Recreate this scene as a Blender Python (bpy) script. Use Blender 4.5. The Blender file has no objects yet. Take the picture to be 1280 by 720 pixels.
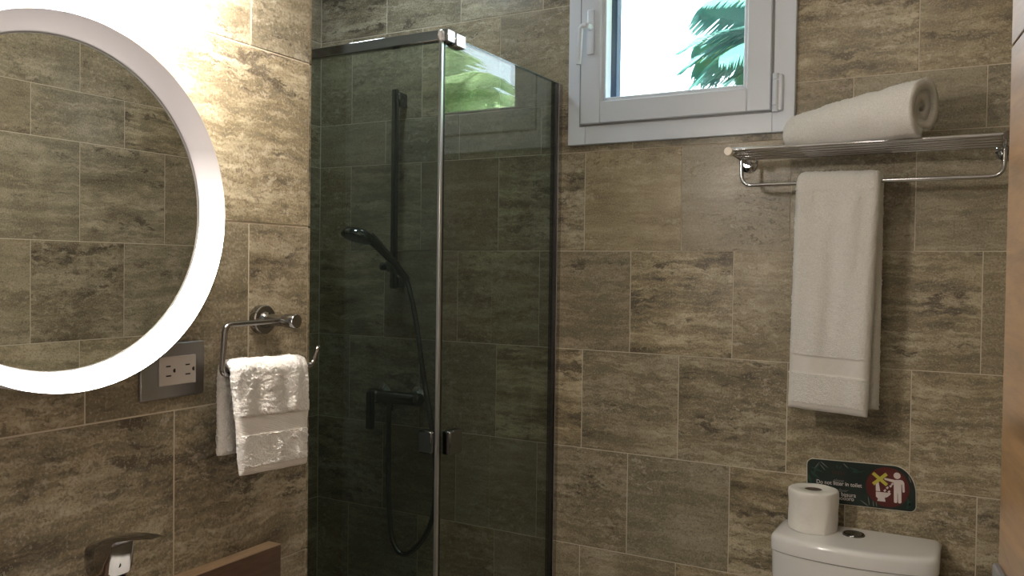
import bpy, bmesh, math, random
from mathutils import Vector, Matrix, noise

random.seed(7)
S = bpy.context.scene
COL = S.collection
H = 1.45                      # eye height; builders give z relative to the eye, link() adds H
EYE = Vector((0, 0, H))

# ------------------------------------------------------------------ camera
YAW, PITCH, ROLL, LENS = 0.51306, -0.02115, 0.0132, 30.1
cam_data = bpy.data.cameras.new('camera')
cam = bpy.data.objects.new('camera', cam_data)
COL.objects.link(cam)
cam_data.sensor_width = 36
cam_data.lens = LENS
cam_data.clip_start = 0.02
fw = Vector((-math.sin(YAW) * math.cos(PITCH), math.cos(YAW) * math.cos(PITCH), math.sin(PITCH)))
ri = Vector((math.cos(YAW), math.sin(YAW), 0))
up = ri.cross(fw)
r2 = ri * math.cos(ROLL) + up * math.sin(ROLL)
u2 = up * math.cos(ROLL) - ri * math.sin(ROLL)
M = Matrix((r2, u2, -fw)).transposed().to_4x4()
M.translation = EYE
cam.matrix_world = M
S.camera = cam

# ------------------------------------------------------------------ world, sun, exposure
SKY = 7.0
RING_LOW, RING_HIGH = 40.0, 0.22
LAMP = 400.0
FILL_CEIL = 22.0
FILL_SHOWER = 42.0
world = bpy.data.worlds.new('sky')
S.world = world
world.use_nodes = True
bg = world.node_tree.nodes['Background']
bg.inputs[0].default_value = (0.78, 0.90, 1.0, 1)
bg.inputs[1].default_value = SKY
sun_d = bpy.data.lights.new('sun', 'SUN')
sun_d.energy = 55.0
sun_d.angle = 0.01
sun_d.color = (1, .95, .85)
sun = bpy.data.objects.new('sun', sun_d)
COL.objects.link(sun)
sun.rotation_euler = (math.radians(32), math.radians(14), 0)     # from behind the house, high
port_d = bpy.data.lights.new('window_portal', 'AREA')
port_d.shape = 'RECTANGLE'
port_d.size, port_d.size_y = .46, .48
port_d.cycles.is_portal = True
port = bpy.data.objects.new('window_portal', port_d)
COL.objects.link(port)
port.location = (-.815, 2.50, .735 + H)
port.rotation_euler = (math.radians(-90), 0, 0)
S.view_settings.view_transform = 'Standard'
S.view_settings.look = 'None'
S.view_settings.exposure = 0.0
S.view_settings.gamma = 1.0
S.view_settings.use_curve_mapping = False


# ------------------------------------------------------------------ node helpers
def new_mat(name):
    m = bpy.data.materials.new(name)
    m.use_nodes = True
    nt = m.node_tree
    for n in list(nt.nodes):
        nt.nodes.remove(n)
    out = nt.nodes.new('ShaderNodeOutputMaterial')
    return m, nt, out


def nd(nt, typ, inp=None, **kw):
    n = nt.nodes.new(typ)
    for k, v in kw.items():
        setattr(n, k, v)
    for k, v in (inp or {}).items():
        if hasattr(v, 'is_output'):
            nt.links.new(v, n.inputs[k])
        else:
            n.inputs[k].default_value = v
    return n


def ramp(nt, fac, stops):
    n = nd(nt, 'ShaderNodeValToRGB', {0: fac})
    cr = n.color_ramp
    while len(cr.elements) > 1:
        cr.elements.remove(cr.elements[-1])
    for i, (p, c) in enumerate(stops):
        e = cr.elements[0] if i == 0 else cr.elements.new(p)
        e.position = p
        e.color = (c, c, c, 1) if isinstance(c, (int, float)) else tuple(c) + (1,)
    return n.outputs[0]


def mixc(nt, fac, a, b, mode='MIX'):
    n = nd(nt, 'ShaderNodeMix', data_type='RGBA', blend_type=mode)
    for idx, v in ((0, fac), (6, a), (7, b)):
        if hasattr(v, 'is_output'):
            nt.links.new(v, n.inputs[idx])
        elif isinstance(v, (int, float)):
            n.inputs[idx].default_value = v
        else:
            n.inputs[idx].default_value = tuple(v) + (1,)
    return n.outputs[2]


def math_n(nt, op, a, b=0.0):
    n = nd(nt, 'ShaderNodeMath', operation=op)
    for i, v in ((0, a), (1, b)):
        if hasattr(v, 'is_output'):
            nt.links.new(v, n.inputs[i])
        else:
            n.inputs[i].default_value = v
    return n.outputs[0]


def simple(name, col, rough=.5, metal=0.0, spec=.5, bump=0.0, bscale=60., coat=0.0, vary=0.0):
    m, nt, out = new_mat(name)
    b = nd(nt, 'ShaderNodeBsdfPrincipled', {'Base Color': tuple(col) + (1,), 'Roughness': rough,
                                            'Metallic': metal, 'Specular IOR Level': spec, 'Coat Weight': coat})
    tc = nd(nt, 'ShaderNodeTexCoord')
    if bump or vary:
        nz = nd(nt, 'ShaderNodeTexNoise', {'Vector': tc.outputs['Object'], 'Scale': bscale, 'Detail': 4.0})
        if vary:
            c = mixc(nt, nz.outputs[0], [x * (1 - vary) for x in col], [min(1, x * (1 + vary)) for x in col])
            nt.links.new(c, b.inputs['Base Color'])
        if bump:
            bp = nd(nt, 'ShaderNodeBump', {'Strength': bump, 'Distance': .002, 'Height': nz.outputs[0]})
            nt.links.new(bp.outputs[0], b.inputs['Normal'])
    nt.links.new(b.outputs[0], out.inputs[0])
    return m


def travertine(name='travertine_tile'):
    m, nt, out = new_mat(name)
    geo = nd(nt, 'ShaderNodeNewGeometry')
    rnd = nd(nt, 'ShaderNodeObjectInfo').outputs['Random']
    rnd2 = math_n(nt, 'FRACT', math_n(nt, 'MULTIPLY', rnd, 17.31))
    rnd3 = math_n(nt, 'FRACT', math_n(nt, 'MULTIPLY', rnd, 41.77))
    off = nd(nt, 'ShaderNodeVectorMath', {0: (37.1, 53.7, 91.3)}, operation='SCALE')
    nt.links.new(rnd, off.inputs['Scale'])
    p = nd(nt, 'ShaderNodeVectorMath', {0: geo.outputs['Position'], 1: off.outputs[0]}, operation='ADD').outputs[0]

    def vec(src, sc):
        return nd(nt, 'ShaderNodeVectorMath', {0: src, 1: sc}, operation='MULTIPLY').outputs[0]

    def noise_t(src, scale, detail, rough, **kw):
        return nd(nt, 'ShaderNodeTexNoise', {'Vector': src, 'Scale': scale, 'Detail': detail, 'Roughness': rough}, **kw)

    def warp(src, scale, amt, detail=4.0):
        w_ = noise_t(src, scale, detail, .6)
        d_ = nd(nt, 'ShaderNodeVectorMath', {0: w_.outputs['Color'], 1: (-.5, -.5, -.5)}, operation='ADD').outputs[0]
        return nd(nt, 'ShaderNodeVectorMath', {0: src, 1: vec(d_, (amt, amt, amt))}, operation='ADD').outputs[0]

    pw = warp(warp(p, 6.0, .045), 42.0, .024)
    band = noise_t(vec(pw, (1.6, 1.6, 15.0)), 2.0, 10.0, .72).outputs[0]
    fine = noise_t(vec(pw, (4.0, 4.0, 34.0)), 4.0, 7.0, .72).outputs[0]
    blot = noise_t(p, 7.0, 7.0, .66).outputs[0]
    grain = noise_t(p, 230.0, 3.0, .6).outputs[0]
    v = math_n(nt, 'ADD', math_n(nt, 'MULTIPLY', band, .50), math_n(nt, 'MULTIPLY', fine, .27))
    v = math_n(nt, 'ADD', v, math_n(nt, 'MULTIPLY', blot, .27))
    # some tiles are plain, some strongly marbled
    con = math_n(nt, 'ADD', .70, math_n(nt, 'MULTIPLY', rnd2, 1.15))
    v = math_n(nt, 'ADD', math_n(nt, 'MULTIPLY', math_n(nt, 'SUBTRACT', v, .52), con), .52)
    base = ramp(nt, v, [(.36, (.098, .081, .053)), (.44, (.197, .166, .112)), (.51, (.297, .257, .182)),
                        (.575, (.392, .345, .255)), (.68, (.53, .480, .370))])
    # ragged pale crusts and dark pits along the bands
    flake = noise_t(vec(pw, (13.0, 13.0, 27.0)), 2.6, 8.0, .70).outputs[0]
    area = noise_t(vec(p, (3.0, 3.0, 7.0)), 1.3, 3.0, .5).outputs[0]
    fsel = ramp(nt, math_n(nt, 'ADD', area, math_n(nt, 'MULTIPLY', math_n(nt, 'SUBTRACT', rnd3, .5), .30)), [(.47, 0.0), (.60, 1.0)])
    pm = math_n(nt, 'MULTIPLY', ramp(nt, flake, [(.555, 0.0), (.60, 1.0)]), fsel)
    dm = math_n(nt, 'MULTIPLY', ramp(nt, flake, [(.385, 1.0), (.435, 0.0)]), fsel)
    cav = noise_t(vec(pw, (6.0, 6.0, 19.0)), 2.0, 9.0, .72).outputs[0]
    csel = ramp(nt, math_n(nt, 'ADD', noise_t(vec(p, (2.6, 2.6, 6.5)), 1.5, 2.0, .5).outputs[0], math_n(nt, 'MULTIPLY', math_n(nt, 'SUBTRACT', rnd2, .5), .24)), [(.56, 0.0), (.66, 1.0)])
    cm = math_n(nt, 'MULTIPLY', ramp(nt, cav, [(.515, 0.0), (.575, 1.0)]), csel)
    c = mixc(nt, math_n(nt, 'MULTIPLY', pm, .55), base, (.56, .50, .41))
    c = mixc(nt, math_n(nt, 'MULTIPLY', dm, .55), c, (.11, .088, .064))
    c = mixc(nt, math_n(nt, 'MULTIPLY', cm, .72), c, (.070, .058, .047))
    c = mixc(nt, ramp(nt, grain, [(.30, .55), (.48, 0.0)]), c, (.10, .082, .062))
    c = mixc(nt, ramp(nt, grain, [(.57, 0.0), (.70, .42)]), c, (.62, .57, .48))
    tone = ramp(nt, rnd, [(0.0, (.80, .775, .73)), (.25, (1.0, .98, .94)), (.5, (.88, .89, .88)), (.75, (1.12, 1.07, .97)), (1.0, (.90, .91, .90))])
    c = mixc(nt, 1.0, c, tone, 'MULTIPLY')
    rg = ramp(nt, v, [(.4, .30), (.65, .20)])
    hgt = math_n(nt, 'ADD', math_n(nt, 'MULTIPLY', fine, .4), math_n(nt, 'MULTIPLY', grain, .28))
    hgt = math_n(nt, 'ADD', hgt, math_n(nt, 'MULTIPLY', pm, .35))
    hgt = math_n(nt, 'SUBTRACT', hgt, math_n(nt, 'MULTIPLY', math_n(nt, 'ADD', cm, dm), .4))
    bp = nd(nt, 'ShaderNodeBump', {'Strength': .6, 'Distance': .0014, 'Height': hgt})
    b = nd(nt, 'ShaderNodeBsdfPrincipled', {'Base Color': c, 'Roughness': rg, 'Specular IOR Level': .42, 'Normal': bp.outputs[0]})
    nt.links.new(b.outputs[0], out.inputs[0])
    return m


def wood(name, dark, light, axis_scale, rough=.3, coat=.5):
    m, nt, out = new_mat(name)
    tc = nd(nt, 'ShaderNodeTexCoord')
    v = nd(nt, 'ShaderNodeVectorMath', {0: tc.outputs['Object'], 1: axis_scale}, operation='MULTIPLY').outputs[0]
    a = nd(nt, 'ShaderNodeTexNoise', {'Vector': v, 'Scale': 2.0, 'Detail': 8.0, 'Roughness': .6, 'Distortion': .8})
    f = nd(nt, 'ShaderNodeTexNoise', {'Vector': v, 'Scale': 14.0, 'Detail': 4.0, 'Roughness': .7})
    k = math_n(nt, 'ADD', math_n(nt, 'MULTIPLY', a.outputs[0], .7), math_n(nt, 'MULTIPLY', f.outputs[0], .3))
    c = ramp(nt, k, [(.36, dark), (.5, [(d * .45 + l * .55) for d, l in zip(dark, light)]), (.62, light)])
    bp = nd(nt, 'ShaderNodeBump', {'Strength': .12, 'Distance': .001, 'Height': f.outputs[0]})
    b = nd(nt, 'ShaderNodeBsdfPrincipled', {'Base Color': c, 'Roughness': rough, 'Coat Weight': coat, 'Coat Roughness': .16, 'Normal': bp.outputs[0]})
    nt.links.new(b.outputs[0], out.inputs[0])
    return m


def tinted_glass(name, tint, gloss_rough=.004, ior=1.5):
    m, nt, out = new_mat(name)
    # the Fresnel node inverts the index on back faces; undo that, the ray is never bent here
    bf = nd(nt, 'ShaderNodeNewGeometry').outputs['Backfacing']
    iv = math_n(nt, 'ADD', ior, math_n(nt, 'MULTIPLY', bf, 1 / ior - ior))
    fr = nd(nt, 'ShaderNodeFresnel', {'IOR': iv})
    t = nd(nt, 'ShaderNodeBsdfTransparent', {'Color': tuple(tint) + (1,)})
    g = nd(nt, 'ShaderNodeBsdfGlossy', {'Color': (1, 1, 1, 1), 'Roughness': gloss_rough})
    mx = nd(nt, 'ShaderNodeMixShader', {0: fr.outputs[0], 1: t.outputs[0], 2: g.outputs[0]})
    nt.links.new(mx.outputs[0], out.inputs[0])
    return m


def emitter(name, col, strength):
    m, nt, out = new_mat(name)
    e = nd(nt, 'ShaderNodeEmission', {'Color': tuple(col) + (1,), 'Strength': strength})
    nt.links.new(e.outputs[0], out.inputs[0])
    return m


def terry(name, col, strength=.7):
    m, nt, out = new_mat(name)
    tc = nd(nt, 'ShaderNodeTexCoord')
    n1 = nd(nt, 'ShaderNodeTexNoise', {'Vector': tc.outputs['Object'], 'Scale': 330.0, 'Detail': 3.0, 'Roughness': .7})
    n2 = nd(nt, 'ShaderNodeTexVoronoi', {'Vector': tc.outputs['Object'], 'Scale': 420.0})
    hgt = math_n(nt, 'SUBTRACT', n1.outputs[0], math_n(nt, 'MULTIPLY', n2.outputs[0], .6))
    c = mixc(nt, ramp(nt, n1.outputs[0], [(.3, 0.0), (.65, 1.0)]), [x * .80 for x in col], col)
    bp = nd(nt, 'ShaderNodeBump', {'Strength': strength, 'Distance': .0035, 'Height': hgt})
    b = nd(nt, 'ShaderNodeBsdfPrincipled', {'Base Color': c, 'Roughness': .95, 'Specular IOR Level': .15,
                                            'Sheen Weight': .35, 'Sheen Roughness': .5, 'Normal': bp.outputs[0]})
    nt.links.new(b.outputs[0], out.inputs[0])
    return m


def woven(name, col):
    m, nt, out = new_mat(name)
    tc = nd(nt, 'ShaderNodeTexCoord')
    w = nd(nt, 'ShaderNodeTexWave', {'Vector': tc.outputs['Object'], 'Scale': 150.0, 'Distortion': 1.0}, wave_type='BANDS', bands_direction='Z')
    bp = nd(nt, 'ShaderNodeBump', {'Strength': .5, 'Distance': .0015, 'Height': w.outputs[0]})
    b = nd(nt, 'ShaderNodeBsdfPrincipled', {'Base Color': tuple(col) + (1,), 'Roughness': .75, 'Specular IOR Level': .25, 'Normal': bp.outputs[0]})
    nt.links.new(b.outputs[0], out.inputs[0])
    return m


TRAV = travertine()
GROUT = simple('grout', (.56, .49, .385), .9, bump=.3, bscale=300)
PLASTER = simple('plaster', (.72, .70, .66), .8, bump=.1, bscale=90)
FLOORM = simple('floor_stone', (.33, .28, .21), .35, bump=.1, bscale=14, vary=.3)
CHROME = simple('chrome', (.56, .56, .575), .07, 1.0, vary=.02, bscale=5)
SHADED_CHROME = simple('shaded_chrome', (.20, .205, .205), .10, 1.0, vary=.02, bscale=5)  # chrome darkened in colour for the dim surroundings it mirrors
HALF_SHADED_CHROME = simple('half_shaded_chrome', (.36, .355, .35), .09, 1.0, vary=.02, bscale=5)  # chrome partly darkened in colour to carry its dark reflections
BRUSHED = simple('brushed_steel', (.40, .40, .41), .34, 1.0, bump=.06, bscale=300)
DARKMETAL = simple('dark_seal', (.03, .033, .034), .25, .3)
GLASS_SHOWER = tinted_glass('grey_green_shower_glass', (.755, .800, .770))
GLASS_PANE = tinted_glass('window_glass', (.95, .985, .985))
GLASS_EDGE = simple('glass_edge', (.10, .17, .15), .15)
MIRROR = simple('silvered_mirror', (.74, .76, .74), .0, 1.0, vary=.01, bscale=2)
PVC = simple('white_window_plastic', (.74, .79, .88), .28, vary=.02, bscale=4)
PORCELAIN = simple('white_porcelain', (.80, .79, .78), .10, coat=.4, vary=.02, bscale=3)
TERRY = terry('white_terry', (.87, .845, .80))
TERRY_HAND = terry('white_terry_hand', (.89, .87, .84), .55)
WOVEN = woven('woven_border', (.78, .75, .71))
PAPER = simple('toilet_paper', (.83, .80, .75), .95, bump=.5, bscale=110)
CARD = simple('cardboard', (.13, .10, .075), .9, bump=.2, bscale=120)
DOORWOOD = wood('honey_door_wood', (.085, .046, .020), (.255, .150, .070), (1.8, 8, 16), .30, .35)
LITWOOD = wood('lit_wood_edge', (.40, .26, .15), (.60, .43, .29), (9, 1.5, 12), .4, .2)  # paler wood colour paints the lamp light on the board top
VANITYWOOD = wood('red_brown_wood', (.075, .042, .027), (.155, .090, .060), (9, 1.5, 12), .35, .3)
DARKGAP = simple('dark_gap', (.02, .018, .016), .9)
SOCKET = simple('socket_plastic', (.55, .51, .47), .4, vary=.02)


# ------------------------------------------------------------------ mesh helpers
def box(bm, lo, hi, bev=0.0, seg=1):
    lo, hi = Vector(lo), Vector(hi)
    r = bmesh.ops.create_cube(bm, size=1.0)
    vs = r['verts']
    c, d = (lo + hi) / 2, hi - lo
    for v in vs:
        v.co = Vector((v.co.x * d.x, v.co.y * d.y, v.co.z * d.z)) + c
    if bev > 0:
        es = list({e for v in vs for e in v.link_edges})
        bmesh.ops.bevel(bm, geom=es, offset=bev, segments=seg, affect='EDGES', profile=.5)


def frame_of(t):
    t = t.normalized()
    a = Vector((0, 0, 1)) if abs(t.z) < .9 else Vector((1, 0, 0))
    n = t.cross(a).normalized()
    return n, t.cross(n).normalized()


def smooth_path(pts, per=8):
    pts = [Vector(p) for p in pts]
    out = []
    for i in range(len(pts) - 1):
        p0 = pts[max(i - 1, 0)]; p1 = pts[i]; p2 = pts[i + 1]; p3 = pts[min(i + 2, len(pts) - 1)]
        for k in range(per):
            t = k / per
            out.append(.5 * ((2 * p1) + (-p0 + p2) * t + (2 * p0 - 5 * p1 + 4 * p2 - p3) * t * t + (-p0 + 3 * p1 - 3 * p2 + p3) * t ** 3))
    out.append(pts[-1])
    return out


def fillet(pts, r, n=6):
    """polyline with its inner corners rounded"""
    pts = [Vector(p) for p in pts]
    out = [pts[0]]
    for i in range(1, len(pts) - 1):
        a, b, c = pts[i - 1], pts[i], pts[i + 1]
        d1 = (a - b).normalized(); d2 = (c - b).normalized()
        s, e = b + d1 * r, b + d2 * r
        for k in range(n + 1):
            t = k / n
            out.append((1 - t) ** 2 * s + 2 * t * (1 - t) * b + t * t * e)
    out.append(pts[-1])
    return out


def tube(bm, pts, rad, seg=14, caps=True):
    pts = [Vector(p) for p in pts]
    rads = rad if isinstance(rad, (list, tuple)) else [rad] * len(pts)
    rings = []
    n = None
    for i, p in enumerate(pts):
        t = (pts[min(i + 1, len(pts) - 1)] - pts[max(i - 1, 0)]).normalized()
        if n is None:
            n, b = frame_of(t)
        else:
            n = (n - t * n.dot(t)).normalized()
            b = t.cross(n)
        rings.append([bm.verts.new(p + (n * math.cos(2 * math.pi * k / seg) + b * math.sin(2 * math.pi * k / seg)) * rads[i]) for k in range(seg)])
    for a, b2 in zip(rings, rings[1:]):
        for k in range(seg):
            bm.faces.new((a[k], a[(k + 1) % seg], b2[(k + 1) % seg], b2[k]))
    if caps:
        bm.faces.new(rings[0][::-1]); bm.faces.new(rings[-1])


def lathe(bm, prof, origin, axis, seg=40, close=True):
    """prof = [(radius, distance along the axis)]"""
    axis = Vector(axis).normalized(); o = Vector(origin)
    n, b = frame_of(axis)
    rings = []
    for r, d in prof:
        if r < 1e-6:
            rings.append([bm.verts.new(o + axis * d)])
        else:
            rings.append([bm.verts.new(o + axis * d + (n * math.cos(2 * math.pi * k / seg) + b * math.sin(2 * math.pi * k / seg)) * r) for k in range(seg)])
    for a, c in zip(rings, rings[1:]):
        for k in range(seg):
            k2 = (k + 1) % seg
            if len(a) == 1 and len(c) > 1:
                bm.faces.new((a[0], c[k2], c[k]))
            elif len(c) == 1 and len(a) > 1:
                bm.faces.new((a[k], a[k2], c[0]))
            elif len(a) > 1:
                bm.faces.new((a[k], a[k2], c[k2], c[k]))


def prism(bm, poly, y0, y1, to=lambda u, v, d: Vector((u, d, v))):
    """flat polygon (u, v) given thickness from y0 to y1"""
    a = [bm.verts.new(to(u, v, y0)) for u, v in poly]
    b = [bm.verts.new(to(u, v, y1)) for u, v in poly]
    n = len(poly)
    bm.faces.new(a); bm.faces.new(b[::-1])
    for i in range(n):
        bm.faces.new((a[i], b[i], b[(i + 1) % n], a[(i + 1) % n]))


def circle_pts(cx, cy, r, n=32):
    return [(cx + r * math.cos(2 * math.pi * k / n), cy + r * math.sin(2 * math.pi * k / n)) for k in range(n)]


def link(name, bm, mat, parent=None, local=False, smooth=True, origin=None, angle=40):
    bmesh.ops.recalc_face_normals(bm, faces=bm.faces[:])
    me = bpy.data.meshes.new(name)
    o = bpy.data.objects.new(name, me)
    COL.objects.link(o)
    if parent is not None:
        o.parent = parent
        if not local:
            base = parent.location if parent.parent is None else parent.parent.location
            bm.transform(Matrix.Translation(Vector((0, 0, H)) - base))
    else:
        org = Vector(origin) if origin is not None else Vector((0, 0, 0))
        if origin is not None:
            bm.transform(Matrix.Translation(-org))
            o.location = org + Vector((0, 0, H))
        else:
            bm.transform(Matrix.Translation((0, 0, H)))
    if smooth:
        for f in bm.faces:
            f.smooth = True
        lim = math.radians(angle)
        for e in bm.edges:
            if len(e.link_faces) == 2 and e.calc_face_angle(0) > lim:
                e.smooth = False
    bm.to_mesh(me)
    bm.free()
    for m in (mat if isinstance(mat, (list, tuple)) else [mat]):
        me.materials.append(m)
    return o


def BM():
    return bmesh.new()


def thing(name, label, cat, loc=(0, 0, 0), rot=(0, 0, 0), group=None):
    o = bpy.data.objects.new(name, None)
    o.empty_display_size = .05
    COL.objects.link(o)
    o.location = Vector(loc) + Vector((0, 0, H))
    o.rotation_euler = rot
    o['label'] = label; o['category'] = cat
    if group:
        o['group'] = group
    return o


def tag(o, label, cat, group=None):
    o['label'] = label; o['category'] = cat
    if group:
        o['group'] = group
    return o


def struct(o):
    o['kind'] = 'structure'
    return o


# ------------------------------------------------------------------ room shell
XL, YB = -1.127, 2.415          # face of the sink wall, face of the window wall
XR = 0.27                       # tiled wall on the right
XS = -2.18                      # far side of the shower recess
YE = 1.217                      # where the sink wall stops
FL, CE = -1.45, 1.16
U = .305
WIN = (-1.105, -.545, .445, 1.005)     # opening in the window wall

b = BM(); box(b, (-2.5, -1.5, FL - .1), (.75, 2.75, FL)); floor = struct(link('floor', b, FLOORM, smooth=False))
b = BM(); box(b, (-2.5, -1.5, CE), (.75, 2.75, CE + .1)); struct(link('ceiling', b, PLASTER, smooth=False))
b = BM()
yw0, yw1 = YB + .0012, YB + .22
box(b, (-2.4, yw0, FL), (WIN[0], yw1, CE)); box(b, (WIN[1], yw0, FL), (.5, yw1, CE))
box(b, (WIN[0], yw0, FL), (WIN[1], yw1, WIN[2])); box(b, (WIN[0], yw0, WIN[3]), (WIN[1], yw1, CE))
wall_back = struct(link('wall_back', b, GROUT, smooth=False))
b = BM(); box(b, (XL - .13, -1.3, FL), (XL - .0012, YE, CE)); wall_left = struct(link('wall_left', b, GROUT, smooth=False))
b = BM(); box(b, (XR + .0012, .25, FL), (XR + .2, YB + .1, CE)); wall_right = struct(link('wall_right', b, GROUT, smooth=False))
b = BM(); box(b, (.165, -1.3, FL), (XR + .2, .25, CE)); struct(link('wall_entry', b, PLASTER, smooth=False))
b = BM(); box(b, (-2.4, -1.4, FL), (.6, -1.2, CE)); struct(link('wall_front', b, PLASTER, smooth=False))
b = BM(); box(b, (XS - .2, .9, FL), (XS - .0012, YB + .1, CE)); wall_shower = struct(link('wall_shower', b, GROUT, smooth=False))
b = BM(); box(b, (XS - .1, .8, FL), (XL - .13, .95, CE)); struct(link('wall_recess', b, PLASTER, smooth=False))

tile_cache = {}


def tile_mesh(w, h, axis, rects=None):
    key = (round(w, 4), round(h, 4), axis)
    if rects is None and key in tile_cache:
        return tile_cache[key]
    bm = BM()
    for (a0, a1, z0, z1) in (rects or [(-w / 2, w / 2, -h / 2, h / 2)]):
        if axis == 'x':
            box(bm, (a0, 0, z0), (a1, .007, z1), .0007)
        else:
            box(bm, (0, a0, z0), (.007, a1, z1), .0007)
    me = bpy.data.meshes.new('tile')
    for f in bm.faces:
        f.smooth = False
    bm.to_mesh(me); bm.free()
    me.materials.append(TRAV)
    if rects is None:
        tile_cache[key] = me
    return me


GAP = .0026


def tile_wall(parent, axis, plane, facing, z0, a0, a1, phase, pitch, rows, hole=None):
    """rows: list of (bottom, top, column phase) in tile units above z0; facing = sign of the side the tile bodies lie on"""
    for (rb, rt, ph) in rows:
        zb, zt = max(z0 + rb * U, FL), min(z0 + rt * U, CE)
        if zt - zb < .02:
            continue
        k0 = math.floor((a0 - phase) / pitch - ph) - 1
        k = k0
        while phase + (k + ph) * pitch < a1:
            l, r = max(phase + (k + ph) * pitch, a0), min(phase + (k + 1 + ph) * pitch, a1)
            k += 1
            if r - l < .012:
                continue
            L, R, B, T = l + GAP / 2, r - GAP / 2, zb + GAP / 2, zt - GAP / 2
            ca, cz = (L + R) / 2, (B + T) / 2
            rects = None
            if hole and L < hole[1] and R > hole[0] and B < hole[3] and T > hole[2]:
                hl, hr, hb, ht = max(L, hole[0]), min(R, hole[1]), max(B, hole[2]), min(T, hole[3])
                q = []
                if hl > L + .004: q.append((L, hl, B, T))
                if hr < R - .004: q.append((hr, R, B, T))
                if hb > B + .004: q.append((hl, hr, B, hb))
                if ht < T - .004: q.append((hl, hr, ht, T))
                if not q:
                    continue
                rects = [(x0 - ca, x1 - ca, y0 - cz, y1 - cz) for x0, x1, y0, y1 in q]
            o = bpy.data.objects.new('tile', tile_mesh(R - L, T - B, axis, rects))
            COL.objects.link(o)
            o.parent = parent
            j = random.uniform(-.0005, .0004)
            if axis == 'x':
                o.location = (ca, plane + j, cz + H)
            else:
                o.location = (plane + j - (.007 if facing < 0 else 0), ca, cz + H)
            if rects is None:
                t = .0016
                o.rotation_euler = (random.uniform(-t, t), 0, random.uniform(-t, t)) if axis == 'x' else (0, random.uniform(-t, t), random.uniform(-t, t))


def row_list(par):
    rows = []
    for k in range(-6, 1):
        rows.append((k, k + 1, .5 if (k % 2) else 0.0))
    rows += [(1, 1.5, .5), (1.5, 2.5, 0.0), (2.5, 3.5, .5), (3.5, 4.5, 0.0)]
    if par:
        rows = [(a, c, .5 - p) for a, c, p in rows]
    return rows


tile_wall(wall_back, 'x', YB, 1, .0613, XS, XR, -1.107, .3089, row_list(0), WIN)
tile_wall(wall_left, 'y', XL, -1, .0755, -1.2, YE, 1.0702, .3066, row_list(1))
tile_wall(wall_right, 'y', XR, 1, .0700, .25, YB - .001, 1.644, .3089, row_list(0))
tile_wall(wall_shower, 'y', XS, -1, .0613, .95, YB - .001, 2.415, .3089, row_list(1))

# end of the sink wall is tiled too (a stack of narrow tiles)
for (rb, rt, ph) in row_list(1):
    zb, zt = max(.0755 + rb * U, FL), min(.0755 + rt * U, CE)
    if zt - zb > .02:
        o = bpy.data.objects.new('tile', tile_mesh(.126, zt - zb - GAP, 'x'))
        COL.objects.link(o); o.parent = wall_left
        o.location = (XL - .065, YE, (zb + zt) / 2 + H)

# ------------------------------------------------------------------ window
win = thing('window_1', 'white plastic tilt window with a lever handle, high in the tiled wall', 'window', (-.821, YB, .386))
struct(win)


def ring_frame(bm, x0, x1, z0, z1, w, y0, y1, bev=.002):
    box(bm, (x0, y0, z0), (x0 + w, y1, z1), bev); box(bm, (x1 - w, y0, z0), (x1, y1, z1), bev)
    box(bm, (x0 + w - .001, y0, z0), (x1 - w + .001, y1, z0 + w), bev); box(bm, (x0 + w - .001, y0, z1 - w), (x1 - w + .001, y1, z1), bev)


b = BM(); ring_frame(b, -1.161, -.481, .386, 1.066, .060, YB - .016, YB + .07); link('window_frame', b, PVC, win)
b = BM(); ring_frame(b, -1.121, -.538, .441, 1.011, .0055, YB - .019, YB - .012, .0); link('sash_gap', b, simple('gap_shadow_rubber', (.25, .26, .28), .7), win)
b = BM()
x0, x1, z0, z1 = -1.1155, -.5435, .4465, 1.0055
ring_frame(b, x0, x1, z0, z1, .066, YB - .026, YB + .03, .003)
ring_frame(b, x0 + .062, x1 - .062, z0 + .062, z1 - .062, .016, YB - .017, YB + .03, .004)
sash = link('sash', b, PVC, win)
b = BM(); box(b, (-1.045, YB + .018, .517), (-.612, YB + .024, .94)); link('glass_pane', b, GLASS_PANE, sash, smooth=False)
b = BM(); ring_frame(b, -1.042, -.604, .506, .948, .0035, YB + .012, YB + .019, 0); link('glazing_gasket', b, DARKMETAL, sash, smooth=False)
b = BM()
box(b, (-1.093, YB - .036, .655), (-1.070, YB - .024, .79), .004, 2)
h = link('handle_plate', b, PVC, sash)
b = BM()
tube(b, [(-1.0815, YB - .034, .735), (-1.0815, YB - .066, .735)], .0095, 16)
pts = fillet([(-1.0815, YB - .062, .735), (-1.098, YB - .066, .733), (-1.104, YB - .066, .62)], .010)
for i in range(1):
    tube(b, pts, [.009] * 4 + [.0075] * (len(pts) - 4), 12)
link('handle_lever', b, PVC, sash)
for zc in (.492, .96):
    b = BM()
    tube(b, [(-.5305, YB - .026, zc - .033), (-.5305, YB - .026, zc + .033)], .0085, 14)
    tube(b, [(-.5305, YB - .026, zc - .052), (-.5305, YB - .026, zc - .036)], .0085, 14)
    tube(b, [(-.5305, YB - .026, zc + .036), (-.5305, YB - .026, zc + .052)], .0085, 14)
    box(b, (-.5385, YB - .028, zc - .05), (-.512, YB - .015, zc + .05), .003)
    link('hinge', b, PVC, win)
b = BM(); box(b, (-1.07, YB + .036, .45), (-1.0235, YB + .072, 1.0), .002); link('reveal_shade', b, simple('blue_black_shade', (.035, .06, .13), .5), win)  # dark blue strip stands in for the shaded side of the window reveal
# outer sill
b = BM(); box(b, (WIN[0], YB + .07, .425), (WIN[1], YB + .26, .446), .002); link('outer_sill', b, PVC, win)

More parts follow.
